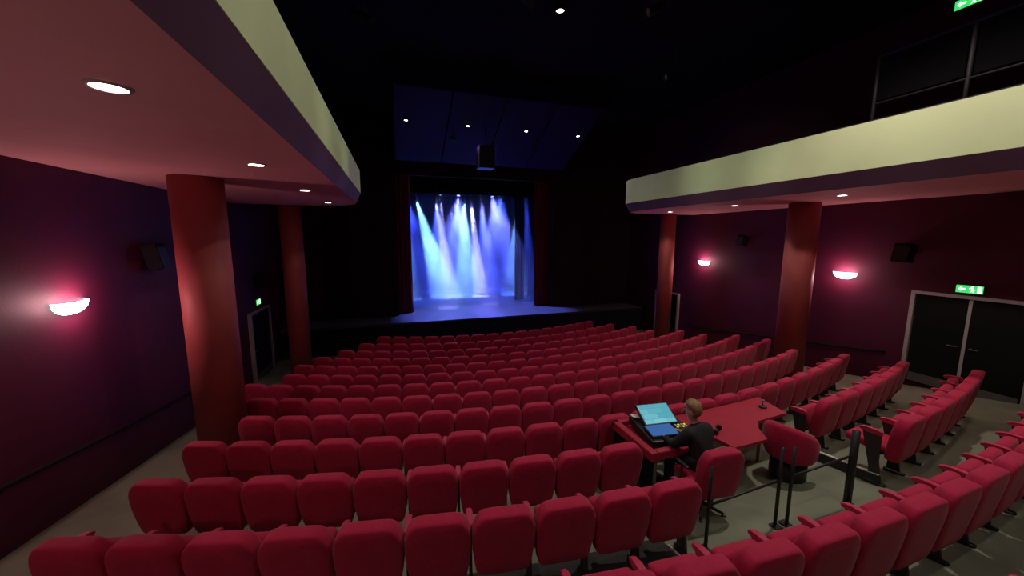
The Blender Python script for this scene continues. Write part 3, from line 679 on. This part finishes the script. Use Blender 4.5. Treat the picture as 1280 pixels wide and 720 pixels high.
def skin_mesh(verts, edges, radii, root, sub=2):
    me = bpy.data.meshes.new('tmp'); me.from_pydata(verts, edges, []); o = bpy.data.objects.new('tmp', me); link(o)
    md = o.modifiers.new('skin', 'SKIN'); md.use_smooth_shade = True; md.branch_smoothing = .4
    if not me.skin_vertices: me.skin_vertices.new(name='')
    for i, r in enumerate(radii):
        rr = r if isinstance(r, tuple) else (r, r); me.skin_vertices[0].data[i].radius = rr; me.skin_vertices[0].data[i].use_root = (i == root)
    s = o.modifiers.new('sub', 'SUBSURF'); s.levels = sub; s.render_levels = sub
    bpy.context.view_layer.update(); dg = bpy.context.evaluated_depsgraph_get()
    out = bpy.data.meshes.new_from_object(o.evaluated_get(dg)); bpy.data.objects.remove(o); 
    for p in out.polygons: p.use_smooth = True
    return out
def build_person(x, y, rz):
    z = zf(x, y) - .02
    e = empty('person', (x, y, z), rz)
    m_skin = mat('skin', (.52, .30, .22), .5, var=.05); m_jk = mat('dark_jacket', (.010, .010, .012), .8, var=.2, bump=.2, bscale=40); m_tr = mat('dark_trousers', (.009, .009, .013), .8); m_hair = mat('hair_blond', (.30, .19, .085), .6, var=.35, scale=30, bump=.5, bscale=90); m_sh = mat('shoe_black', (.012, .012, .012), .4)
    hip = .615
    J = {'pel': (0, 0, hip), 'sp': (0, .05, .76), 'ch': (0, .12, .92), 'nb': (.0, .185, 1.05), 'nk': (-.005, .205, 1.10), 'hd1': (-.012, .225, 1.17), 'hd2': (-.015, .215, 1.25),
         'sl': (-.17, .13, .99), 'el': (-.28, .24, .79), 'wl': (-.26, .44, .82), 'pl': (-.25, .515, .83), 'sr': (.17, .13, .99), 'er': (.25, .22, .78), 'wr': (.02, .40, .83), 'pr': (-.04, .46, .835),
         'hl': (-.095, .02, hip - .01), 'kl': (-.13, .40, .545), 'al': (-.13, .42, .12), 'hr': (.095, .02, hip - .01), 'kr': (.13, .40, .545), 'ar': (.12, .36, .12), 'tl': (-.135, .54, .05), 'tr': (.125, .48, .05)}
    names = list(J); ix = {n: i for i, n in enumerate(names)}
    E_ = [('pel', 'sp'), ('sp', 'ch'), ('ch', 'nb'), ('nb', 'nk'), ('nk', 'hd1'), ('hd1', 'hd2'), ('ch', 'sl'), ('sl', 'el'), ('el', 'wl'), ('wl', 'pl'), ('ch', 'sr'), ('sr', 'er'), ('er', 'wr'), ('wr', 'pr'), ('pel', 'hl'), ('hl', 'kl'), ('kl', 'al'), ('pel', 'hr'), ('hr', 'kr'), ('kr', 'ar'), ('al', 'tl'), ('ar', 'tr')]
    rad = {'pel': (.10, .09), 'sp': (.10, .085), 'ch': (.11, .085), 'nb': (.055, .055), 'nk': (.05, .052), 'hd1': (.072, .088), 'hd2': (.078, .092), 'sl': .062, 'el': .042, 'wl': .026, 'pl': (.034, .018), 'sr': .062, 'er': .042, 'wr': .026, 'pr': (.034, .018), 'hl': .085, 'kl': .058, 'al': .038, 'hr': .085, 'kr': .058, 'ar': .038, 'tl': .035, 'tr': .035}
    body = skin_mesh([J[n] for n in names], [(ix[a], ix[b]) for a, b in E_], [rad[n] for n in names], 0)
    bm = bmesh.new(); bm.from_mesh(body)
    # nose, ears, brow in the same mesh (face looks along local +y, turned a little to -x)
    H = Vector((-.014, .222, 1.205)); F = Vector((-.70, .72, -.14)).normalized(); S = F.cross(Vector((0, 0, 1))).normalized(); U = S.cross(F)
    P = lambda a, b, c: tuple(H + S * a + F * b + U * c)
    tube([P(0, .080, .03), P(0, .098, .0), P(0, .112, -.022), P(0, .09, -.034)], [.008, .011, .014, .008], 8, bm)
    for s in (-1, 1): tube([P(s * .078, -.005, .022), P(s * .088, -.014, .0), P(s * .080, -.004, -.03)], [.014, .017, .009], 8, bm)
    # fingers and thumbs
    for pn, wn, s in (('pl', 'wl', -1), ('pr', 'wr', 1)):
        p = Vector(J[pn]); d = (p - Vector(J[wn])).normalized(); sd = d.cross(Vector((0, 0, 1))).normalized()
        for q, (off, ln) in enumerate(((-.030, .062), (-.010, .074), (.010, .070), (.029, .055))):
            b0 = p + sd * off; tube([b0 - d * .01, b0 + d * ln * .55 + Vector((0, 0, .008)), b0 + d * ln * .85 + Vector((0, 0, -.004)), b0 + d * ln + Vector((0, 0, -.02))], [.010, .009, .008, .006], 8, bm)
        t0 = p - d * .04 - sd * s * -.026 * -1; tube([t0, t0 - sd * s * .028 + d * .022, t0 - sd * s * .036 + d * .05 + Vector((0, 0, -.008))], [.011, .010, .007], 8, bm)
    bo = obj('body', bm, m_skin, e, True)
    for s in (-1, 1): obj('eye', lathe([(0, -.009), (.007, -.006), (.009, 0), (.007, .006), (0, .009)], 10), M_PLASTIC, bo, True, loc=P(s * .032, .080, .022))
    obj('mouth', tube([P(-.022, .078, -.055), P(0, .086, -.056), P(.022, .078, -.055)], .005, 6), mat('lips', (.40, .14, .12), .5), bo, True)
    # clothes: same joints, a little fuller
    def part(name, ns, es, rr, m, root=0):
        i2 = {n: i for i, n in enumerate(ns)}
        me = skin_mesh([J[n] for n in ns], [(i2[a], i2[b]) for a, b in es], [rr[n] for n in ns], root); me.materials.append(m); return obj(name, me, None, e)
    J['cl'] = (-.262, .42, .816); J['cr'] = (.04, .385, .825); J['hem'] = (0, -.005, .53)
    part('jacket', ['ch', 'sp', 'pel', 'hem', 'nb', 'sl', 'el', 'cl', 'sr', 'er', 'cr'], [('ch', 'sp'), ('sp', 'pel'), ('pel', 'hem'), ('ch', 'nb'), ('ch', 'sl'), ('sl', 'el'), ('el', 'cl'), ('ch', 'sr'), ('sr', 'er'), ('er', 'cr')],
         {'ch': (.19, .15), 'sp': (.175, .145), 'pel': (.165, .14), 'hem': (.165, .14), 'nb': (.085, .085), 'sl': .085, 'el': .062, 'cl': .042, 'sr': .085, 'er': .062, 'cr': .042}, m_jk)
    J['ah'] = (-.13, .418, .10); J['ai'] = (.12, .362, .10)
    part('trousers', ['pel', 'hl', 'kl', 'ah', 'hr', 'kr', 'ai'], [('pel', 'hl'), ('hl', 'kl'), ('kl', 'ah'), ('pel', 'hr'), ('hr', 'kr'), ('kr', 'ai')], {'pel': (.14, .11), 'hl': .10, 'kl': .075, 'ah': .06, 'hr': .10, 'kr': .075, 'ai': .06}, m_tr)
    for a, t in (('al', 'tl'), ('ar', 'tr')):
        p = Vector(J[a]); q = Vector(J[t]); obj('shoe', tube([(p.x, p.y - .06, .05), (p.x, p.y, .055), (p.x, p.y + .10, .045), (q.x, q.y + .04, .035)], [.038, .048, .045, .03], 10), m_sh, e, True)
    # hair cap: upper and rear skull
    bm = bmesh.new(); bmesh.ops.create_icosphere(bm, subdivisions=3, radius=1.0)
    rnd = random.Random(3)
    for v in list(bm.verts):
        if v.co.y > .30 and v.co.z < .40 or v.co.z < -.80 or (v.co.y > .0 and v.co.z < -.25): bm.verts.remove(v)
    for v in bm.verts:
        k = 1 + .06 * rnd.random() + (.05 if v.co.z > .3 else 0); v.co = Vector(P(v.co.x * .096 * k, -.012 + v.co.y * (.112 if v.co.y < 0 else .098) * k, .026 + v.co.z * .116 * k))
    h = obj('hair', bm, m_hair, e, True); md = h.modifiers.new('t', 'SOLIDIFY'); md.thickness = .012
    tag(e, 'seated person in dark clothes with short fair hair working at the lighting console', 'person')
build_person(-.04, 3.33, R_(8))
